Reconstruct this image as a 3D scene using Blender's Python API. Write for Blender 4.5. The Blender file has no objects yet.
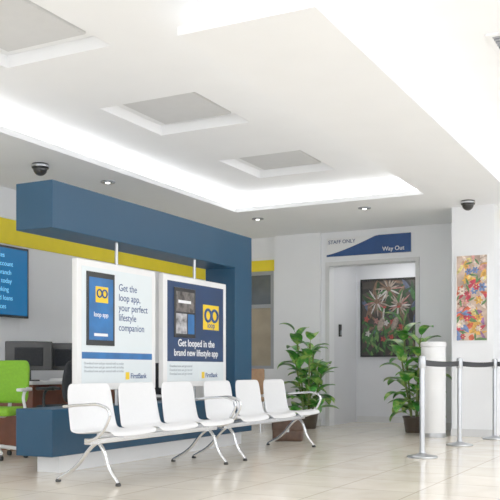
import bpy, bmesh, math, random
from mathutils import Vector, Matrix
random.seed(7)
S=bpy.context.scene
COL=S.collection
# ---------------- materials ----------------
def mat(name,col,rough=0.5,metal=0.0,emit=None,es=0.0,noise=0.0,nscale=8,bump=0.0,spec=0.5,coat=0.0):
    m=bpy.data.materials.new(name); m.use_nodes=True
    nt=m.node_tree; b=nt.nodes['Principled BSDF']
    c=(col[0],col[1],col[2],1)
    b.inputs['Base Color'].default_value=c
    b.inputs['Roughness'].default_value=rough
    b.inputs['Metallic'].default_value=metal
    b.inputs['Specular IOR Level'].default_value=spec
    b.inputs['Coat Weight'].default_value=coat
    if emit:
        b.inputs['Emission Color'].default_value=(emit[0],emit[1],emit[2],1)
        b.inputs['Emission Strength'].default_value=es
    if noise>0 or bump>0:
        tc=nt.nodes.new('ShaderNodeTexCoord'); n=nt.nodes.new('ShaderNodeTexNoise')
        n.inputs['Scale'].default_value=nscale; n.inputs['Detail'].default_value=4
        nt.links.new(tc.outputs['Object'],n.inputs['Vector'])
        if noise>0:
            r=nt.nodes.new('ShaderNodeValToRGB')
            r.color_ramp.elements[0].position=0.3; r.color_ramp.elements[1].position=0.7
            r.color_ramp.elements[0].color=tuple(max(0,x*(1-noise)) for x in col)+(1,)
            r.color_ramp.elements[1].color=tuple(min(1,x*(1+noise)) for x in col)+(1,)
            nt.links.new(n.outputs['Fac'],r.inputs['Fac']); nt.links.new(r.outputs['Color'],b.inputs['Base Color'])
        if bump>0:
            bp=nt.nodes.new('ShaderNodeBump'); bp.inputs['Strength'].default_value=bump; bp.inputs['Distance'].default_value=0.01
            nt.links.new(n.outputs['Fac'],bp.inputs['Height']); nt.links.new(bp.outputs['Normal'],b.inputs['Normal'])
    return m
M={}
M['ceil']=mat('ceiling_paint',(0.90,0.915,0.935),0.9,noise=0.01,nscale=3)
M['troffer']=mat('recess_panel',(0.66,0.67,0.68),0.8,noise=0.02)
M['wall']=mat('wall_paint',(0.87,0.89,0.92),0.7,noise=0.015,nscale=2)
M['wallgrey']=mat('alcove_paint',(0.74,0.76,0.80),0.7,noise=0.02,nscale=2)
M['yellow']=mat('yellow_paint',(0.94,0.74,0.015),0.6,noise=0.03)
M['blue']=mat('blue_laminate',(0.006,0.050,0.112),0.45,noise=0.03,nscale=3,spec=0.35)
M['white']=mat('white_gloss',(0.86,0.87,0.88),0.3,noise=0.01)
M['seatw']=mat('white_seat_steel',(0.80,0.81,0.83),0.28,noise=0.01,nscale=30)
M['chrome']=mat('chrome',(0.66,0.67,0.69),0.16,1.0,noise=0.02)
M['steel']=mat('brushed_steel',(0.50,0.52,0.55),0.28,1.0,noise=0.05,nscale=20)
M['black']=mat('black_plastic',(0.010,0.011,0.012),0.3,noise=0.1)
M['belt']=mat('black_belt',(0.012,0.014,0.019),0.7,noise=0.1,nscale=60)
M['dark']=mat('charcoal_fabric',(0.015,0.017,0.022),0.8,noise=0.2,nscale=50)
M['green']=mat('lime_fabric',(0.19,0.48,0.01),0.7,noise=0.08,nscale=40)
M['wood']=mat('desk_wood',(0.17,0.05,0.025),0.4,noise=0.2,nscale=6)
M['tan']=mat('tan_leather',(0.33,0.18,0.085),0.5,noise=0.12,nscale=12)
M['brown']=mat('brown_leather',(0.07,0.033,0.018),0.45,noise=0.25,nscale=14,bump=0.3)
M['strip']=mat('led_strip',(1,1,1),0.5,emit=(1,0.99,0.97),es=10)
M['panel']=mat('fill_panel',(1,1,1),0.5,emit=(1,0.98,0.95),es=9)  # glow for the added fill lights in hall and alcove
M['bulb']=mat('lamp_lens',(1,1,1),0.5,emit=(1,0.97,0.9),es=6)
M['soil']=mat('soil',(0.05,0.035,0.02),0.9,noise=0.3,nscale=40,bump=0.5)
M['pot']=mat('pot_ceramic',(0.05,0.035,0.025),0.4,noise=0.1)
M['stem']=mat('stem',(0.14,0.20,0.05),0.6,noise=0.2,nscale=30)
M['beige']=mat('beige_blind',(0.36,0.30,0.21),0.6,noise=0.15,nscale=3)
M['frost']=mat('dark_glazing',(0.10,0.12,0.14),0.15,noise=0.2,nscale=3)
M['frostlt']=mat('frosted_glazing',(0.42,0.47,0.52),0.25,noise=0.08,nscale=2)
M['frame']=mat('aluminium_frame',(0.34,0.36,0.39),0.4,0.6,noise=0.03)
M['base']=mat('baseboard_paint',(0.66,0.67,0.68),0.5,noise=0.02)
M['navy']=mat('poster_navy',(0.004,0.030,0.11),0.35,noise=0.12,nscale=2)
M['pblue']=mat('poster_blue',(0.008,0.12,0.38),0.35,noise=0.25,nscale=5)
M['pwhite']=mat('poster_white',(0.76,0.84,0.88),0.35,noise=0.01)
M['ink']=mat('ink_blue',(0.006,0.05,0.20),0.5,noise=0.05)
M['inkw']=mat('ink_white',(0.9,0.92,0.95),0.5,noise=0.01)
M['inky']=mat('ink_yellow',(0.90,0.60,0.01),0.5,noise=0.03)
M['inkg']=mat('ink_grey',(0.34,0.39,0.44),0.5,noise=0.03)
M['pic1']=mat('photo_room',(0.10,0.09,0.085),0.4,noise=0.9,nscale=16)
M['pic2']=mat('photo_people',(0.36,0.36,0.38),0.4,noise=0.8,nscale=14)
M['screen']=mat('tv_screen',(0.003,0.03,0.09),0.2,emit=(0.0,0.15,0.42),es=0.55)
M['screen2']=mat('tv_text',(0.1,0.5,0.8),0.2,emit=(0.2,0.65,1.0),es=0.65)
M['paper']=mat('paper',(0.82,0.82,0.80),0.7,noise=0.02)

def leafmat():
    m=mat('leaf_green',(0.06,0.22,0.04),0.38); nt=m.node_tree; b=nt.nodes['Principled BSDF']
    tc=nt.nodes.new('ShaderNodeTexCoord'); n=nt.nodes.new('ShaderNodeTexNoise'); n.inputs['Scale'].default_value=9; n.inputs['Detail'].default_value=5
    r=nt.nodes.new('ShaderNodeValToRGB'); e=r.color_ramp.elements
    e[0].position=0.35; e[0].color=(0.018,0.14,0.018,1); e[1].position=0.64; e[1].color=(0.40,0.60,0.13,1)
    x=r.color_ramp.elements.new(0.5); x.color=(0.07,0.33,0.035,1)
    nt.links.new(tc.outputs['Object'],n.inputs['Vector']); nt.links.new(n.outputs['Fac'],r.inputs['Fac']); nt.links.new(r.outputs['Color'],b.inputs['Base Color'])
    return m
M['leaf']=leafmat()
def floormat():
    m=mat('cream_tile',(0.8,0.76,0.68),0.14); nt=m.node_tree; b=nt.nodes['Principled BSDF']
    tc=nt.nodes.new('ShaderNodeTexCoord'); br=nt.nodes.new('ShaderNodeTexBrick')
    br.offset=0.0; br.inputs['Scale'].default_value=1.0; br.inputs['Brick Width'].default_value=0.6; br.inputs['Row Height'].default_value=0.6
    br.inputs['Mortar Size'].default_value=0.006; br.inputs['Mortar Smooth'].default_value=0.3
    br.inputs['Color1'].default_value=(0.93,0.86,0.74,1); br.inputs['Color2'].default_value=(0.87,0.80,0.69,1); br.inputs['Mortar'].default_value=(0.58,0.52,0.43,1)
    n=nt.nodes.new('ShaderNodeTexNoise'); n.inputs['Scale'].default_value=2.5; n.inputs['Detail'].default_value=8; n.inputs['Distortion'].default_value=1.2
    r=nt.nodes.new('ShaderNodeValToRGB'); r.color_ramp.elements[0].position=0.3; r.color_ramp.elements[0].color=(0.90,0.88,0.85,1); r.color_ramp.elements[1].position=0.65; r.color_ramp.elements[1].color=(1,1,1,1)
    mx=nt.nodes.new('ShaderNodeMixRGB'); mx.blend_type='MULTIPLY'; mx.inputs['Fac'].default_value=1
    nt.links.new(tc.outputs['Object'],br.inputs['Vector']); nt.links.new(tc.outputs['Object'],n.inputs['Vector'])
    nt.links.new(n.outputs['Fac'],r.inputs['Fac']); nt.links.new(br.outputs['Color'],mx.inputs[1]); nt.links.new(r.outputs['Color'],mx.inputs[2])
    nt.links.new(mx.outputs['Color'],b.inputs['Base Color'])
    return m
M['floor']=floormat()

# ---------------- helpers ----------------
def root(name,loc=(0,0,0),rz=0):
    o=bpy.data.objects.new(name,None); COL.objects.link(o); o.location=loc; o.rotation_euler=(0,0,rz); o.empty_display_size=0.1
    return o
def obj(name,bm,m,parent=None,smooth=False,recalc=True):
    me=bpy.data.meshes.new(name)
    if recalc: bmesh.ops.recalc_face_normals(bm,faces=bm.faces)
    bm.to_mesh(me); bm.free()
    if smooth:
        for p in me.polygons: p.use_smooth=True
    for q in (m if isinstance(m,list) else [m]): me.materials.append(q)
    o=bpy.data.objects.new(name,me); COL.objects.link(o)
    if parent: o.parent=parent
    return o
def box(name,x0,x1,y0,y1,z0,z1,m,parent=None,bev=0.0,seg=2):
    bm=bmesh.new(); bmesh.ops.create_cube(bm,size=1)
    for v in bm.verts:
        v.co=Vector(((x0+x1)/2+v.co.x*(x1-x0),(y0+y1)/2+v.co.y*(y1-y0),(z0+z1)/2+v.co.z*(z1-z0)))
    if bev>0: bmesh.ops.bevel(bm,geom=bm.edges[:]+bm.verts[:],offset=bev,segments=seg,affect='EDGES',profile=0.5)
    return obj(name,bm,m,parent,bev>0 and seg>2)
def lathe(name,prof,c,m,parent=None,n=32):
    bm=bmesh.new(); rings=[]
    for r,z in prof:
        rings.append([bm.verts.new((c[0]+max(r,1e-4)*math.cos(2*math.pi*i/n),c[1]+max(r,1e-4)*math.sin(2*math.pi*i/n),c[2]+z)) for i in range(n)])
    for a,b in zip(rings[:-1],rings[1:]):
        for i in range(n): bm.faces.new((a[i],a[(i+1)%n],b[(i+1)%n],b[i]))
    bm.faces.new(rings[0]); bm.faces.new(rings[-1])
    o=obj(name,bm,m,parent,True)
    mod=o.modifiers.new('es','EDGE_SPLIT'); mod.split_angle=math.radians(40)
    return o
def tube(name,pts,r,m,parent=None,cyc=False,smooth=True):
    cu=bpy.data.curves.new(name,'CURVE'); cu.dimensions='3D'; cu.bevel_depth=r; cu.bevel_resolution=4; cu.use_fill_caps=True; cu.resolution_u=10
    if smooth:
        s=cu.splines.new('BEZIER'); s.bezier_points.add(len(pts)-1)
        for p,q in zip(s.bezier_points,pts): p.co=q; p.handle_left_type='AUTO'; p.handle_right_type='AUTO'
    else:
        s=cu.splines.new('POLY'); s.points.add(len(pts)-1)
        for p,q in zip(s.points,pts): p.co=(q[0],q[1],q[2],1)
    s.use_cyclic_u=cyc
    cu.materials.append(m)
    o=bpy.data.objects.new(name,cu); COL.objects.link(o)
    if parent: o.parent=parent
    return o
def text(name,s,loc,size,m,parent,face='+X',align='LEFT',bold=0.0):
    cu=bpy.data.curves.new(name,'FONT'); cu.body=s; cu.size=size; cu.align_x=align; cu.extrude=0.0008; cu.offset=bold
    cu.materials.append(m); o=bpy.data.objects.new(name,cu); COL.objects.link(o); o.location=loc
    o.rotation_euler=(math.pi/2,0,math.pi/2 if face=='+X' else 0)
    o.parent=parent; return o
def grid_slab(name,u0,u1,v0,v1,w0,w1,holes,m,axis='Z',parent=None):
    us=sorted(set([u0,u1]+[h for H in holes for h in H[:2] if u0<h<u1])); vs=sorted(set([v0,v1]+[h for H in holes for h in H[2:] if v0<h<v1]))
    def solid(i,j):
        if i<0 or j<0 or i>=len(us)-1 or j>=len(vs)-1: return False
        cu=(us[i]+us[i+1])/2; cv=(vs[j]+vs[j+1])/2
        return not any(H[0]<cu<H[1] and H[2]<cv<H[3] for H in holes)
    def P(u,v,w): return (u,v,w) if axis=='Z' else ((u,w,v) if axis=='Y' else (w,u,v))
    bm=bmesh.new()
    def quad(*ps): bm.faces.new([bm.verts.new(P(*p)) for p in ps])
    for i in range(len(us)-1):
        for j in range(len(vs)-1):
            if not solid(i,j): continue
            a,b,c,d=us[i],us[i+1],vs[j],vs[j+1]
            quad((a,c,w0),(b,c,w0),(b,d,w0),(a,d,w0)); quad((a,c,w1),(b,c,w1),(b,d,w1),(a,d,w1))
            if not solid(i-1,j): quad((a,c,w0),(a,d,w0),(a,d,w1),(a,c,w1))
            if not solid(i+1,j): quad((b,c,w0),(b,d,w0),(b,d,w1),(b,c,w1))
            if not solid(i,j-1): quad((a,c,w0),(b,c,w0),(b,c,w1),(a,c,w1))
            if not solid(i,j+1): quad((a,d,w0),(b,d,w0),(b,d,w1),(a,d,w1))
    bmesh.ops.remove_doubles(bm,verts=bm.verts,dist=1e-5)
    return obj(name,bm,m,parent)

# ---------------- room shell ----------------
XL,XR,YF,YB=-7.3,2.7,-2.0,12.6
ZS,ZC=3.05,3.28
box('floor',XL-0.2,XR+0.2,YF-0.2,14.2,-0.1,0,M['floor'])
C=root('ceiling')
recs=[(-4.87,-3.85,4.13,5.15),(-4.87,-3.85,6.34,7.36),(-4.87,-3.85,8.55,9.57)]
grid_slab('upper_ceiling',XL-0.2,XR+0.2,YF-0.2,YB+0.2,ZC,ZC+0.10,recs,M['ceil'],parent=C)
trayL=(-5.64,-3.0,-1.0,10.38); trayR=(-2.03,2.0,-1.0,10.38); notch=(-3.0,-2.03,2.6,4.72)
grid_slab('soffit',XL,XR,YF,YB,ZS,ZS+0.06,[trayL,trayR,notch],M['ceil'],parent=C)
k=0.13
grid_slab('cove_back',XL,XR,YF,YB,ZS+0.06,ZC-0.0005,[(trayL[0]-k,trayL[1]+k,trayL[2]-k,trayL[3]+k),(trayR[0]-k,trayR[1]+k,trayR[2]-k,trayR[3]+k),(notch[0],notch[1],notch[2]-k,notch[3]+0.02)],M['ceil'],parent=C)
for i,t in enumerate([trayL,trayR]):
    a,b,c,d=t; z0=ZS+0.061; z1=z0+0.02
    box('led_strip_%d'%(i*4),a-0.11,a-0.08,c,d,z0,z1,M['strip'],C)
    if i==0:
        box('led_strip_1',b+0.08,b+0.11,4.9,d,z0,z1,M['strip'],C)
    box('led_strip_%d'%(i*4+2),a,b,d+0.08,d+0.11,z0,z1,M['strip'],C)
for i,(a,b,c,d) in enumerate(recs):
    box('recess_cap_%d'%i,a-0.05,b+0.05,c-0.05,d+0.05,ZC+0.101,ZC+0.13,M['ceil'],C)
    box('recess_panel_%d'%i,a+0.13,b-0.13,c+0.13,d-0.13,ZC+0.06,ZC+0.101,M['troffer'],C,bev=0.01)
box('wall_left',XL-0.2,XL,YF,YB,0,ZC,M['wall'])
grid_slab('wall_back',XL-0.2,-2.4,0,ZC,YB,YB+0.2,[(-5.17,-3.77,-0.01,2.52),(-7.1,-6.15,0.9,2.5)],M['wall'],axis='Y')
box('wall_pilaster',-6.1,-5.3,YB-0.08,YB,0,ZS,M['wall'])
box('wall_column',-2.92,-2.37,11.4,YB,0,ZS,M['wall'])
grid_slab('wall_teller',-2.37,XR+0.2,0,ZC,11.9,12.1,[(-2.2,1.5,0.9,2.6)],M['wall'],axis='Y')
box('trim_1',XL,XL+0.02,YF,YB,2.38,2.68,M['yellow'])
box('trim_2',XL,-6.1,YB-0.02,YB,2.5,2.68,M['yellow'])
box('trim_3',-2.37,XR,11.87,11.9,2.92,3.05,M['yellow'])
A=root('alcove')
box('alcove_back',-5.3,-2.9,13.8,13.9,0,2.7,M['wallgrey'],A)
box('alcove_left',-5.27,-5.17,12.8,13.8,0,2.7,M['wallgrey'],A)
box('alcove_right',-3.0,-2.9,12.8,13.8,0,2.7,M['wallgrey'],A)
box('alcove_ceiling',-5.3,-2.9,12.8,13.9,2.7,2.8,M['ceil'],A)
box('alcove_fill_light',-4.6,-3.9,13.1,13.4,2.67,2.699,M['panel'],A)  # lamp added to brighten the alcove interior
grid_slab('opening_frame',-5.23,-3.71,0,2.58,YB-0.025,YB-0.001,[(-5.17,-3.77,-0.01,2.52)],M['base'],axis='Y',parent=A)
kp=root('access_keypad'); box('body',-5.169,-5.14,12.98,13.06,1.42,1.62,M['black'],kp,bev=0.006); box('pad',-5.141,-5.136,12.995,13.045,1.45,1.52,M['inkg'],kp)
wn=root('window_1')
grid_slab('frame',-7.1,-6.15,0.9,2.5,YB+0.01,YB+0.07,[(-7.05,-6.68,0.95,1.9),(-6.63,-6.21,0.95,1.9),(-7.05,-6.68,1.96,2.44),(-6.63,-6.21,1.96,2.44)],M['frame'],axis='Y',parent=wn)
box('pane_upper',-7.08,-6.18,YB+0.035,YB+0.045,1.93,2.48,M['frost'],wn)
box('pane_lower',-7.08,-6.18,YB+0.035,YB+0.045,0.92,1.93,M['beige'],wn)
wn=root('window_2')
grid_slab('frame',-2.2,1.5,0.9,2.6,11.95,12.02,[(-2.14+i*0.73,-1.48+i*0.73,0.96,2.54) for i in range(5)],M['frame'],axis='Y',parent=wn)
box('pane',-2.18,1.48,11.98,11.99,0.92,2.58,M['frostlt'],wn)
grid_slab('wall_right',YF,12.1,0,ZC,XR,XR+0.2,[(YF+0.2+i*2.3,YF+2.4+i*2.3,0.1,3.0) for i in range(6)],M['wall'],axis='X')  # openings out of view, made nearly full height to brighten the room
grid_slab('wall_front',XL-0.2,XR+0.2,0,ZC,YF-0.2,YF,[(-7.1+i*2.4,-4.8+i*2.4,0.1,3.0) for i in range(4)],M['wall'],axis='Y')  # unseen openings behind the camera, enlarged to let more light in
for i in range(6):  # added windows out of view, left unglazed so world light enters
    w=root('window_%d'%(i+3)); a=YF+0.2+i*2.3; grid_slab('frame',a,a+2.2,0.1,3.0,XR+0.08,XR+0.13,[(a+0.05,a+1.07,0.15,2.95),(a+1.13,a+2.15,0.15,2.95)],M['frame'],axis='X',parent=w)
for i in range(4):  # more added windows behind the camera, open to the world light
    w=root('window_%d'%(i+9)); a=-7.1+i*2.4; grid_slab('frame',a,a+2.3,0.1,3.0,YF-0.13,YF-0.08,[(a+0.05,a+1.12,0.15,2.95),(a+1.18,a+2.25,0.15,2.95)],M['frame'],axis='Y',parent=w)
box('baseboard_left',XL,XL+0.015,YF,YB-0.02,0,0.1,M['base'])
box('baseboard_back',XL+0.02,-6.12,YB-0.015,YB,0,0.1,M['base'])
box('baseboard_pilaster',-6.115,-5.285,YB-0.095,YB-0.08,0,0.1,M['base'])
box('baseboard_alcove',-5.15,-3.02,13.785,13.8,0,0.1,M['base'])
box('baseboard_nook',-3.70,-2.94,YB-0.015,YB,0,0.1,M['base'])
box('baseboard_column',-2.93,-2.36,11.385,11.4,0,0.1,M['base'])

# ---------------- blue display structure ----------------
D=root('display_frame')
FX0,FX1=-5.17,-4.77
bm=bmesh.new()
ring=[(5.57,2.07),(5.57,2.47),(9.17,2.47),(9.17,0.15),(5.57,0.15),(5.57,0.55),(8.75,0.55),(8.75,2.07)]
fa=[bm.verts.new((FX0,y,z)) for y,z in ring]; fb=[bm.verts.new((FX1,y,z)) for y,z in ring]
for vs in (fa,fb):
    bm.faces.new(vs[:])
for i in range(8): bm.faces.new((fa[i],fa[(i+1)%8],fb[(i+1)%8],fb[i]))
o=obj('c_shaped_frame',bm,M['blue'],D); bv=o.modifiers.new('b','BEVEL'); bv.width=0.006; bv.segments=2
box('plinth',-5.09,-4.85,5.75,9.05,0,0.15,M['white'],D)

def hanging(name,y0,y1):
    r=root(name)
    box('panel_frame',-4.86,-4.80,y0,y1,0.70,1.86,M['white'],r,bev=0.008)
    ym=(y0+y1)/2+0.0
    tube('pole_top',[(-4.83,ym,1.85),(-4.83,ym,2.075)],0.016,M['steel'],r,smooth=False)
    tube('pole_bottom',[(-4.83,ym,0.545),(-4.83,ym,0.71)],0.016,M['steel'],r,smooth=False)
    return r
def rings(r,yc,zc,s,x):
    box('logo_tile',x,x+0.003,yc-s,yc+s,zc-s*0.8,zc+s*0.8,M['inky'],r)
    for i,dy in enumerate((-0.42,0.42)):
        pts=[(x+0.004,yc+dy*s+0.38*s*math.cos(t*math.pi/8),zc+0.12*s+0.38*s*math.sin(t*math.pi/8)) for t in range(16)]
        tube('logo_ring_%d'%i,pts,0.09*s,M['ink'],r,cyc=True,smooth=False)
p=hanging('advertising_poster',5.93,7.15)
X=-4.80
box('print',X,X+0.002,5.99,7.08,0.76,1.80,M['pwhite'],p)
box('phone_body',X+0.002,X+0.012,6.05,6.46,1.10,1.76,M['black'],p,bev=0.004)
box('phone_screen',X+0.012,X+0.014,6.08,6.43,1.15,1.71,M['pblue'],p)
box('screen_card',X+0.014,X+0.0145,6.15,6.35,1.185,1.21,M['inkw'],p)
rings(p,6.26,1.56,0.09,X+0.014)
text('screen_label','loop app',(X+0.015,6.25,1.36),0.06,M['inkw'],p,align='CENTER')
for i,t in enumerate(['Get the','loop app,','your perfect','lifestyle','companion']):
    text('headline_%d'%i,t,(X+0.003,6.53,1.62-i*0.093),0.094,M['ink'],p,bold=0.0005)
box('blue_band',X+0.002,X+0.003,5.99,7.08,0.98,1.04,M['pblue'],p)
for i in range(3): text('small_print_%d'%i,'Download now and get started with us today',(X+0.003,6.02,0.93-i*0.035),0.032,M['inkg'],p)
text('bank_name','FirstBank',(X+0.003,6.72,0.80),0.07,M['ink'],p,bold=0.001)
box('bank_mark',X+0.002,X+0.004,6.64,6.70,0.79,0.86,M['inky'],p)
p=hanging('advertising_poster',7.29,8.59)
box('print_lower',X,X+0.002,7.36,8.52,0.76,0.97,M['pwhite'],p)
box('print_blue',X,X+0.002,7.36,8.52,0.97,1.80,M['navy'],p)
box('phone_body',X+0.002,X+0.012,7.48,7.90,1.22,1.74,M['black'],p,bev=0.004)
box('phone_photo_upper',X+0.012,X+0.014,7.51,7.87,1.49,1.70,M['pic1'],p)
box('phone_photo_left',X+0.012,X+0.014,7.51,7.72,1.26,1.47,M['pic2'],p)
box('phone_photo_right',X+0.012,X+0.014,7.74,7.87,1.26,1.47,M['pblue'],p)
box('phone_caption',X+0.014,X+0.0145,7.55,7.80,1.58,1.61,M['inkw'],p)
rings(p,8.24,1.46,0.17,X+0.002)
text('logo_label','loop',(X+0.006,8.24,1.345),0.09,M['ink'],p,align='CENTER',bold=0.001)
text('headline_0','Get looped in the',(X+0.003,7.94,1.13),0.105,M['inkw'],p,align='CENTER',bold=0.001)
text('headline_1','brand new lifestyle app',(X+0.003,7.94,1.03),0.098,M['inkw'],p,align='CENTER',bold=0.001)
for i in range(3): text('small_print_%d'%i,'Download now and get started',(X+0.003,7.40,0.91-i*0.04),0.035,M['inkg'],p)
text('bank_name','FirstBank',(X+0.003,8.12,0.80),0.07,M['ink'],p,bold=0.001)
box('bank_mark',X+0.002,X+0.004,8.04,8.10,0.79,0.86,M['inky'],p)

# ---------------- bench seats ----------------
def bench(name,y0):
    r=root(name,(0,y0,0)); pitch=0.65; XF=-3.87
    prof=[(0.015,0.375),(0.0,0.405),(-0.04,0.418),(-0.14,0.408),(-0.26,0.392),(-0.34,0.388),(-0.385,0.402),(-0.41,0.44),(-0.425,0.52),(-0.44,0.62),(-0.452,0.72),(-0.458,0.775)]
    for i in range(3):
        bm=bmesh.new(); n=8; rows=[]
        w0=pitch-0.045
        for j,(dx,z) in enumerate(prof):
            t=j/(len(prof)-1)
            w=w0*(1.0 if t<0.5 else 1.0-0.10*(t-0.5)/0.5)
            if j==len(prof)-1: w-=0.05
            if j==0: w-=0.04
            row=[]
            for q in range(n+1):
                s=q/n*2-1
                curve=0.018*s*s
                row.append(bm.verts.new((XF+dx+(curve if t>0.55 else 0), i*pitch+pitch/2+s*w/2, z+(curve*0.6 if t<=0.55 else 0))))
            rows.append(row)
        for a,b in zip(rows[:-1],rows[1:]):
            for q in range(n): bm.faces.new((a[q],a[q+1],b[q+1],b[q]))
        o=obj('seat_shell_%d'%(i+1),bm,M['seatw'],r,True)
        sd=o.modifiers.new('s','SOLIDIFY'); sd.thickness=0.014; sd.offset=0
        ss=o.modifiers.new('ss','SUBSURF'); ss.levels=1; ss.render_levels=2
        box('seat_bracket_%d'%(i+1),XF-0.34,XF-0.08,i*pitch+pitch/2-0.03,i*pitch+pitch/2+0.03,0.355,0.385,M['chrome'],r)
    box('cross_beam',XF-0.25,XF-0.18,0.02,pitch*3-0.02,0.315,0.36,M['chrome'],r,bev=0.006)
    for i,y in enumerate((0.14,pitch*3-0.14)):
        tube('leg_front_%d'%(i+1),[(XF-0.21,y,0.33),(XF-0.16,y,0.27),(XF-0.10,y,0.12),(XF-0.02,y,0.02)],0.015,M['chrome'],r)
        tube('leg_rear_%d'%(i+1),[(XF-0.21,y,0.33),(XF-0.28,y,0.28),(XF-0.42,y,0.13),(XF-0.60,y,0.02)],0.015,M['chrome'],r)
        for q,xx in enumerate((XF-0.02,XF-0.60)): lathe('foot_%d_%d'%(i,q),[(0.02,0),(0.024,0.006),(0.02,0.02),(0.012,0.028)],(xx,y,0),M['black'],r,16)
    for i,y in enumerate((0.0,pitch*3)):
        tube('armrest_%d'%(i+1),[(XF-0.22,y,0.34),(XF-0.12,y,0.37),(XF-0.02,y,0.48),(XF+0.0,y,0.57),(XF-0.06,y,0.61),(XF-0.25,y,0.615),(XF-0.43,y,0.60)],0.012,M['chrome'],r)
        tube('armrest_tie_%d'%(i+1),[(XF-0.22,y,0.34),(XF-0.22,0.05 if i==0 else pitch*3-0.05,0.34)],0.012,M['chrome'],r,smooth=False)
    return r
bench('waiting_bench',5.15)
bench('waiting_bench',7.20)

# ---------------- ceiling fixtures ----------------
def dome(name,x,y):
    r=root(name,(x,y,ZS-0.002))
    lathe('collar',[(0.085,0),(0.09,-0.01),(0.09,-0.045),(0.08,-0.055)],(0,0,0),M['black'],r)
    lathe('dome',[(0.075,-0.05)]+[(0.075*math.cos(a*math.pi/16),-0.05-0.075*math.sin(a*math.pi/16)) for a in range(1,9)],(0,0,0),M['black'],r)
    lathe('lens_band',[(0.092,-0.012),(0.094,-0.018),(0.094,-0.028),(0.092,-0.034)],(0,0,0),M['steel'],r)
dome('security_camera',-6.14,6.98); dome('security_camera',-2.62,11.04)
def downlight(x,y):
    r=root('downlight',(x,y,ZS))
    lathe('trim_ring',[(0.085,0),(0.085,-0.012),(0.06,-0.016),(0.055,-0.002)],(0,0,0),M['frame'],r)
    lathe('reflector',[(0.055,-0.003),(0.04,-0.014),(0.03,-0.014)],(0,0,0),M['black'],r)
    lathe('lens',[(0.028,-0.014),(0.02,-0.020),(0.0,-0.021)],(0,0,0),M['bulb'],r)
for x,y in [(-6.03,8.0),(-3.96,10.88),(-5.6,10.95)]: downlight(x,y)
for i,(x,y) in enumerate([(-4.3,1.0),(-0.2,1.2),(-0.2,4.0),(-0.2,6.8),(-0.2,9.2),(1.2,9.2),(1.2,6.8)]):  # light panels added out of view to brighten the hall
    r=root('added_light_panel'); box('fill_emitter',x-0.55,x+0.55,y-0.3,y+0.3,ZC-0.02,ZC-0.001,M['panel'],r)
    grid_slab('rim',x-0.58,x+0.58,y-0.33,y+0.33,ZC-0.03,ZC-0.001,[(x-0.55,x+0.55,y-0.3,y+0.3)],M['white'],parent=r)
r=root('ceiling_vent')
grid_slab('rim',-1.35,-0.75,6.2,6.8,ZC-0.02,ZC-0.001,[(-1.31,-0.79,6.24,6.76)],M['white'],parent=r)
for i in range(9): box('louver_%d'%i,-1.31,-0.79,6.25+i*0.057,6.28+i*0.057,ZC-0.018,ZC-0.004,M['frame'],r)

# ---------------- back wall sign ----------------
r=root('wall_sign')
box('board',-5.2,-3.83,YB-0.04,YB-0.001,2.66,2.95,M['white'],r,bev=0.004)
bm=bmesh.new()
top=[];bot=[]
for i in range(25):
    t=i/24; x=-5.2+1.37*t
    lo=2.66; hi=2.69+0.26*min(1,t/0.60)**1.3
    top.append(bm.verts.new((x,YB-0.046,min(2.95,hi)))); bot.append(bm.verts.new((x,YB-0.046,lo)))
for i in range(24): bm.faces.new((bot[i],bot[i+1],top[i+1],top[i]))
obj('swoosh',bm,M['ink'],r)
text('sign_staff','STAFF ONLY',(-5.17,YB-0.05,2.86),0.08,M['ink'],r,face='-Y',bold=0.0008)
text('sign_way','Way Out',(-4.28,YB-0.05,2.70),0.09,M['inkw'],r,face='-Y')

# ---------------- pictures: flat painted shapes on canvas ----------------
def paint(name,x0,x1,z0,z1,y,parent,pal,shapes):
    mats=[mat('%s_paint_%d'%(name,i),c,0.5,noise=0.45,nscale=22) for i,c in enumerate(pal)]
    bm=bmesh.new(); W=x1-x0; H=z1-z0
    for k,(u,v,l,wd,an,ci,kind) in enumerate(shapes):
        yy=y-0.0002-0.00001*k; vs=[]
        n=14; cx=x0+u*W; cz=z0+v*H
        for i in range(n):
            t=2*math.pi*i/n; a=math.cos(t)*l/2; b=math.sin(t)*wd/2
            if kind=='leaf': b*=max(0.0,1-abs(math.cos(t))**2.5)
            px=cx+a*math.cos(an)-b*math.sin(an); pz=cz+a*math.sin(an)+b*math.cos(an)
            vs.append((min(x1,max(x0,px)),yy,min(z1,max(z0,pz))))
        try:
            f=bm.faces.new([bm.verts.new(q) for q in vs]); f.material_index=ci
        except ValueError: pass
    obj('painted_shapes',bm,mats,parent,recalc=False)
r=root('framed_painting')
grid_slab('frame',-5.08,-4.10,1.10,2.41,13.75,13.795,[(-5.055,-4.125,1.125,2.385)],M['black'],axis='Y',parent=r)
cv=mat('canvas_ground',(0.04,0.034,0.03),0.6,noise=0.5,nscale=6)
box('canvas',-5.06,-4.12,13.772,13.79,1.12,2.39,cv,r)
rnd=random.Random(5)
pal=[(0.012,0.04,0.012),(0.03,0.11,0.025),(0.09,0.20,0.05),(0.14,0.08,0.05),(0.26,0.21,0.17),(0.46,0.44,0.42),(0.32,0.04,0.035),(0.30,0.13,0.12),(0.012,0.012,0.012),(0.06,0.08,0.14)]
sh=[]
for i in range(80): sh.append((rnd.random(),rnd.random()*0.97,rnd.uniform(.2,.45),rnd.uniform(.04,.09),rnd.uniform(0.2,2.9),rnd.choice([0,0,1,8,3,9]),'leaf'))
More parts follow.
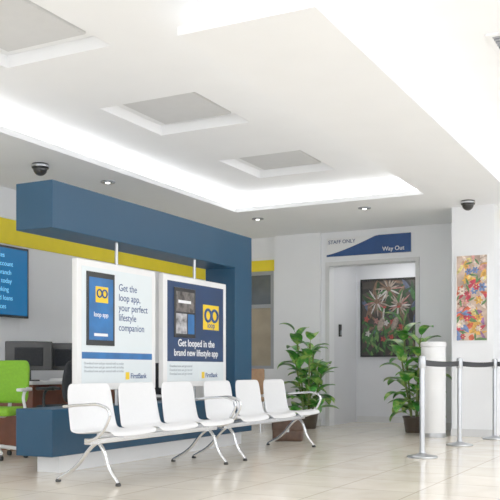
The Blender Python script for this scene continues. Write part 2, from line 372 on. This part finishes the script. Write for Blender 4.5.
for cx,cz in ((0.28,0.72),(0.70,0.66),(0.5,0.88)):
    for i in range(18):
        an=i*math.pi*2/18+rnd.uniform(-.1,.1); L=rnd.uniform(.16,.28)
        sh.append((cx+math.cos(an)*L*0.5/0.93,cz+math.sin(an)*L*0.5/1.26,L,0.028,an,rnd.choice([4,1,3,4,7,5]),'leaf'))
    sh.append((cx,cz,0.09,0.09,0,3,'e'))
for i in range(60): sh.append((rnd.random(),rnd.random()*0.5,rnd.uniform(.10,.24),rnd.uniform(.03,.06),rnd.uniform(0.6,2.5),rnd.choice([1,2,2,1,0,3]),'leaf'))
for i in range(10):
    cx,cz=rnd.uniform(.08,.92),rnd.uniform(.1,.6); ci=rnd.choice([6,7,5,6])
    for q in range(5):
        an=q*1.257; sh.append((cx+math.cos(an)*0.025,cz+math.sin(an)*0.02,0.055,0.03,an,ci,'e'))
for u in (0.36,0.62):
    sh+= [(u,0.42,0.24,0.10,1.2,4,'e'),(u+0.05,0.56,0.20,0.03,1.45,5,'e'),(u+0.07,0.64,0.06,0.04,0.3,6,'e'),(u-0.02,0.27,0.22,0.012,1.55,8,'e'),(u+0.05,0.27,0.22,0.012,1.6,8,'e')]
paint('painting',-5.055,-4.125,1.125,2.385,13.772,r,pal,sh)
r=root('wall_poster')
grid_slab('frame',-2.86,-2.44,1.26,2.40,11.37,11.399,[(-2.85,-2.45,1.27,2.39)],M['white'],axis='Y',parent=r)
box('print',-2.852,-2.448,11.38,11.395,1.268,2.392,mat('poster_ground',(0.50,0.36,0.28),0.5,noise=0.4,nscale=7),r)
pal=[(0.62,0.10,0.04),(0.72,0.36,0.06),(0.68,0.56,0.48),(0.08,0.18,0.06),(0.50,0.03,0.06),(0.12,0.20,0.42),(0.62,0.28,0.25),(0.74,0.60,0.20),(0.18,0.07,0.05),(0.28,0.12,0.30)]
sh=[]
for i in range(90): 
    v=rnd.random(); sh.append((rnd.random(),v,rnd.uniform(.08,.22),rnd.uniform(.03,.08),rnd.uniform(0,3.1),rnd.choice([7,2,2,6,1] if v>0.7 else ([0,1,6,4,2,8] if v>0.35 else [5,9,0,4,3,1])),'leaf'))
for i in range(20):
    cx,cz=rnd.uniform(.08,.92),rnd.uniform(.04,.96); ci=rnd.choice([0,1,6,7,4,2,5]); R=rnd.uniform(.018,.034)
    for q in range(6):
        an=q*1.047; sh.append((cx+math.cos(an)*R/0.4,cz+math.sin(an)*R/1.12,R*1.7,R,an,ci,'e'))
    sh.append((cx,cz,R*0.7,R*0.7,0,rnd.choice([7,8]),'e'))
for i in range(16): sh.append((rnd.random(),rnd.random(),.12,.03,rnd.uniform(0,3.1),3,'leaf'))
paint('poster',-2.85,-2.45,1.27,2.39,11.38,r,pal,sh)

# ---------------- television ----------------
r=root('wall_television')
box('bezel',-7.24,-7.18,6.45,7.96,1.50,2.34,M['black'],r,bev=0.008)
box('bracket',-7.3,-7.24,7.0,7.4,1.75,2.1,M['dark'],r)
box('screen',-7.181,-7.178,6.48,7.93,1.53,2.31,M['screen'],r)
for i,t in enumerate(['Our services','Open an account','Talk to a branch','consultant today','Mobile banking','Savings and loans','Card services']):
    text('screen_text_%d'%i,t,(-7.176,7.14,2.20-i*0.10),0.078,M['screen2'],r)

# ---------------- plants ----------------
def leaf(bm,p,az,el,L,Wd,droop):
    n=8; rows=[]
    pos=Vector(p); e=el
    for i in range(n+1):
        t=i/n
        d=Vector((math.cos(az)*math.cos(e),math.sin(az)*math.cos(e),math.sin(e)))
        side=Vector((-math.sin(az),math.cos(az),0)); up=side.cross(d)*-1
        w=Wd*0.5*(math.sin(math.pi*(t**0.8))**0.7 if 0<t<1 else 0.02)
        lift=up*(-w*0.30)
        rows.append([bm.verts.new(pos+side*w-lift),bm.verts.new(pos),bm.verts.new(pos-side*w-lift)])
        pos=pos+d*(L/n); e-=droop/n
    for a,b in zip(rows[:-1],rows[1:]):
        for q in range(2): bm.faces.new((a[q],a[q+1],b[q+1],b[q]))
def plant(x,y,h,seed):
    rnd=random.Random(seed)
    r=root('potted_plant',(x,y,0))
    lathe('pot',[(0.12,0),(0.13,0.01),(0.16,0.20),(0.17,0.21),(0.17,0.23),(0.155,0.23),(0.15,0.19),(0.0,0.19)],(0,0,0),M['pot'],r)
    lathe('soil',[(0.148,0.192),(0.10,0.202),(0.0,0.205)],(0,0,0),M['soil'],r)
    bm=bmesh.new()
    for s in range(5):
        a=s*1.257+rnd.random()*0.5; lean=0.14+0.05*rnd.random(); hs=h*(0.62+0.38*((s*2)%5)/4)-0.16
        bx,by=0.05*math.cos(a),0.05*math.sin(a)
        pts=[(bx,by,0.18),(bx+lean*0.4*math.cos(a),by+lean*0.4*math.sin(a),hs*0.5),(bx+lean*math.cos(a),by+lean*math.sin(a),hs)]
        tube('stem_%d'%s,pts,0.014,M['stem'],r)
        nl=12
        for i in range(nl):
            t=0.08+0.92*i/(nl-1); z=0.18+(hs-0.18)*t
            px=bx+lean*t*math.cos(a); py=by+lean*t*math.sin(a)
            az=i*2.4+s+rnd.random()*0.6; el=0.45+0.65*t+rnd.uniform(-0.2,0.2); L=rnd.uniform(0.30,0.40)*(1.1-0.2*t)
            pl=0.06; q=(px+math.cos(az)*math.cos(el)*pl,py+math.sin(az)*math.cos(el)*pl,z+math.sin(el)*pl)
            tube('petiole_%d_%d'%(s,i),[(px,py,z),q],0.004,M['stem'],r,smooth=False)
            leaf(bm,q,az,el,L,L*0.55,rnd.uniform(1.0,1.9))
    obj('leaves',bm,M['leaf'],r,True)
plant(-5.22,11.85,1.58,3); plant(-3.55,11.80,1.62,11)

# ---------------- tall white bin ----------------
r=root('cylindrical_bin',(-3.10,11.15,0))
lathe('body',[(0.155,0),(0.16,0.01),(0.16,1.17),(0.155,1.18)],(0,0,0),M['white'],r)
lathe('foot_ring',[(0.164,0.0),(0.166,0.01),(0.166,0.05),(0.161,0.055)],(0,0,0),M['steel'],r)
lathe('lid_rim',[(0.15,1.18),(0.168,1.185),(0.168,1.235),(0.155,1.25),(0.11,1.25),(0.10,1.23),(0.0,1.225)],(0,0,0),M['white'],r)

# ---------------- stanchions ----------------
pos=[(-2.46,8.44),(-2.47,10.0),(-2.30,11.12),(-0.9,11.12)]
for i,(x,y) in enumerate(pos):
    r=root('queue_stanchion',(x,y,0))
    lathe('base',[(0.15,0),(0.155,0.008),(0.15,0.018),(0.06,0.035),(0.03,0.05),(0.028,0.07)],(0,0,0),M['steel'],r)
    lathe('post',[(0.026,0.04),(0.026,0.93)],(0,0,0),M['steel'],r)
    lathe('head',[(0.033,0.90),(0.036,0.905),(0.036,1.0),(0.03,1.02),(0.0,1.03)],(0,0,0),M['steel'],r)
    if i<len(pos)-1:
        x2,y2=pos[i+1]; dx,dy=x2-x,y2-y; Ln=math.hypot(dx,dy); ux,uy=dx/Ln,dy/Ln
        bm=bmesh.new(); nx,ny=-uy*0.002,ux*0.002; st=[]
        for q in range(13):
            t=q/12; s=0.036+(Ln-0.072)*t; sag=-0.012*4*t*(1-t)
            st.append([bm.verts.new((ux*s+nx*a,uy*s+ny*a,z+sag)) for a,z in ((1,0.925),(1,0.985),(-1,0.985),(-1,0.925))])
        for a,b in zip(st[:-1],st[1:]):
            for q in range(4): bm.faces.new((a[q],a[(q+1)%4],b[(q+1)%4],b[q]))
        bm.faces.new(st[0]); bm.faces.new(st[-1])
        obj('belt',bm,M['belt'],r)

# ---------------- bag ----------------
r=root('leather_bag',(-4.50,9.62,0),math.radians(22))
box('body',-0.19,0.19,-0.09,0.09,0.0,0.26,M['brown'],r,bev=0.035,seg=4)
box('flap',-0.195,0.195,-0.10,-0.02,0.13,0.265,M['brown'],r,bev=0.02,seg=3)
box('clasp',-0.02,0.02,-0.108,-0.095,0.12,0.16,M['steel'],r)
tube('handle',[(-0.08,0,0.25),(-0.07,0,0.31),(0,0,0.335),(0.07,0,0.31),(0.08,0,0.25)],0.010,M['brown'],r)

# ---------------- office chairs / desks ----------------
def office_chair(name,x,y,rz,m,arm):
    r=root(name,(x,y,0),rz)
    box('seat',-0.25,0.25,-0.25,0.23,0.43,0.51,m,r,bev=0.035,seg=4)
    bm=bmesh.new(); rows=[]
    for j in range(9):
        t=j/8; z=0.54+0.44*t; w=0.24+0.02*math.sin(t*math.pi)-(0.02 if j in(0,8) else 0)
        rows.append([bm.verts.new((s*w,0.26+0.05*t-0.05*s*s*1.0+0.03*(1-(2*t-1)**2)*-1,z)) for s in [q/6*2-1 for q in range(7)]])
    for a,b in zip(rows[:-1],rows[1:]):
        for q in range(6): bm.faces.new((a[q],a[q+1],b[q+1],b[q]))
    o=obj('backrest',bm,m,r,True); sd=o.modifiers.new('s','SOLIDIFY'); sd.thickness=0.045; sd.offset=0
    ss=o.modifiers.new('ss','SUBSURF'); ss.levels=1; ss.render_levels=2
    tube('back_support',[(0,0.05,0.42),(0,0.24,0.43),(0,0.31,0.52),(0,0.30,0.72)],0.018,arm,r)
    for s in (-1,1):
        tube('armrest_%d'%s,[(s*0.20,0.0,0.44),(s*0.29,0.0,0.46),(s*0.30,-0.02,0.62),(s*0.30,0.03,0.68),(s*0.28,0.20,0.69)],0.015,arm,r)
        box('arm_pad_%d'%s,s*0.30-0.03,s*0.30+0.03,-0.13,0.13,0.67,0.70,arm,r,bev=0.012,seg=3)
    lathe('gas_lift',[(0.03,0.10),(0.03,0.26),(0.018,0.265),(0.018,0.43)],(0,0,0),M['chrome'],r,16)
    for i in range(5):
        a=i*2*math.pi/5+0.3; c,s=math.cos(a),math.sin(a)
        tube('base_spoke_%d'%i,[(0,0,0.12),(c*0.15,s*0.15,0.105),(c*0.29,s*0.29,0.075)],0.018,arm,r)
        lathe('caster_%d'%i,[(0.008,0.0),(0.022,0.006),(0.028,0.028),(0.022,0.05),(0.008,0.056)],(c*0.29,s*0.29,0),M['black'],r,14)
office_chair('office_chair',-6.20,6.40,math.radians(18),M['green'],M['white'])
office_chair('office_chair',-5.95,7.20,math.radians(-100),M['dark'],M['black'])
office_chair('office_chair',-6.55,9.55,math.radians(20),M['dark'],M['black'])
def desk(x0,x1,y0,y1):
    r=root('office_desk')
    box('top',x0,x1,y0,y1,0.72,0.755,M['white'],r,bev=0.006)
    box('side_panel_1',x0+0.03,x1-0.03,y0+0.03,y0+0.06,0,0.72,M['wood'],r)
    box('side_panel_2',x0+0.03,x1-0.03,y1-0.06,y1-0.03,0,0.72,M['wood'],r)
    box('modesty_panel',x1-0.12,x1-0.09,y0+0.06,y1-0.06,0.22,0.72,M['wood'],r)
    box('drawer_unit',x0+0.08,x1-0.2,y1-0.50,y1-0.08,0.05,0.70,M['wood'],r,bev=0.005)
    for i in range(3): box('drawer_handle_%d'%i,x1-0.2,x1-0.185,y1-0.36,y1-0.22,0.18+i*0.2,0.20+i*0.2,M['steel'],r)
desk(-7.22,-6.35,7.10,8.85)
def monitor(x,y,rz,z=0.755,w=0.50):
    r=root('computer_monitor',(x,y,z),rz)
    box('foot',-0.12,0.12,-0.09,0.09,0,0.015,M['black'],r,bev=0.006)
    box('neck',-0.025,0.025,0.0,0.025,0.01,0.20,M['black'],r)
    box('housing',-w/2,w/2,-0.03,0.01,0.12,0.45,M['black'],r,bev=0.01)
    box('rear_bulge',-w*0.3,w*0.3,0.01,0.045,0.17,0.38,M['dark'],r,bev=0.012)
    box('screen',-w/2+0.02,w/2-0.02,-0.032,-0.029,0.14,0.43,M['navy'],r)
monitor(-6.72,7.45,math.radians(222),w=0.52); monitor(-6.72,8.10,math.radians(215),w=0.45)
r=root('desk_printer'); box('body',-6.95,-6.5,8.42,8.80,0.755,0.94,M['paper'],r,bev=0.02,seg=3); box('scanner_lid',-6.94,-6.51,8.43,8.79,0.94,0.97,M['dark'],r,bev=0.008); box('paper_tray',-6.5,-6.40,8.48,8.74,0.80,0.81,M['white'],r)
r=root('paper_stack')
for i in range(5): box('sheet_%d'%i,-6.66+0.005*i,-6.42+0.004*i,7.72,8.02-0.004*i,0.755+i*0.006,0.761+i*0.006,M['paper'],r)
r=root('visitor_chair',(-5.75,10.9,0),math.radians(20))
box('seat',-0.24,0.24,-0.24,0.24,0.42,0.49,M['tan'],r,bev=0.03,seg=4)
box('backrest',-0.23,0.23,0.20,0.25,0.52,0.90,M['tan'],r,bev=0.022,seg=4)
for i,(a,b) in enumerate(((-1,-1),(1,-1))): tube('leg_%d'%i,[(a*0.21,b*0.21,0.43),(a*0.22,b*0.22,0.0)],0.014,M['chrome'],r,smooth=False)
for i,a in enumerate((-1,1)): tube('rear_leg_%d'%i,[(a*0.21,0.22,0.85),(a*0.21,0.22,0.43),(a*0.22,0.25,0.0)],0.014,M['chrome'],r,smooth=False)

# ---------------- lights / world ----------------
w=bpy.data.worlds.new('World'); S.world=w; w.use_nodes=True
bg=w.node_tree.nodes['Background']; bg.inputs['Color'].default_value=(0.96,0.975,1.0,1); bg.inputs['Strength'].default_value=2.8
# ---------------- camera ----------------
cd=bpy.data.cameras.new('camera'); cam=bpy.data.objects.new('camera',cd); COL.objects.link(cam)
cam.location=(0,0,0.88); cam.rotation_euler=(math.pi/2,0,math.radians(27.6))
cd.sensor_width=36; cd.lens=858/500*36; cd.shift_y=0.24; cd.clip_end=100
S.camera=cam
S.view_settings.view_transform='Standard'
S.view_settings.exposure=-0.12
S.view_settings.gamma=1.25
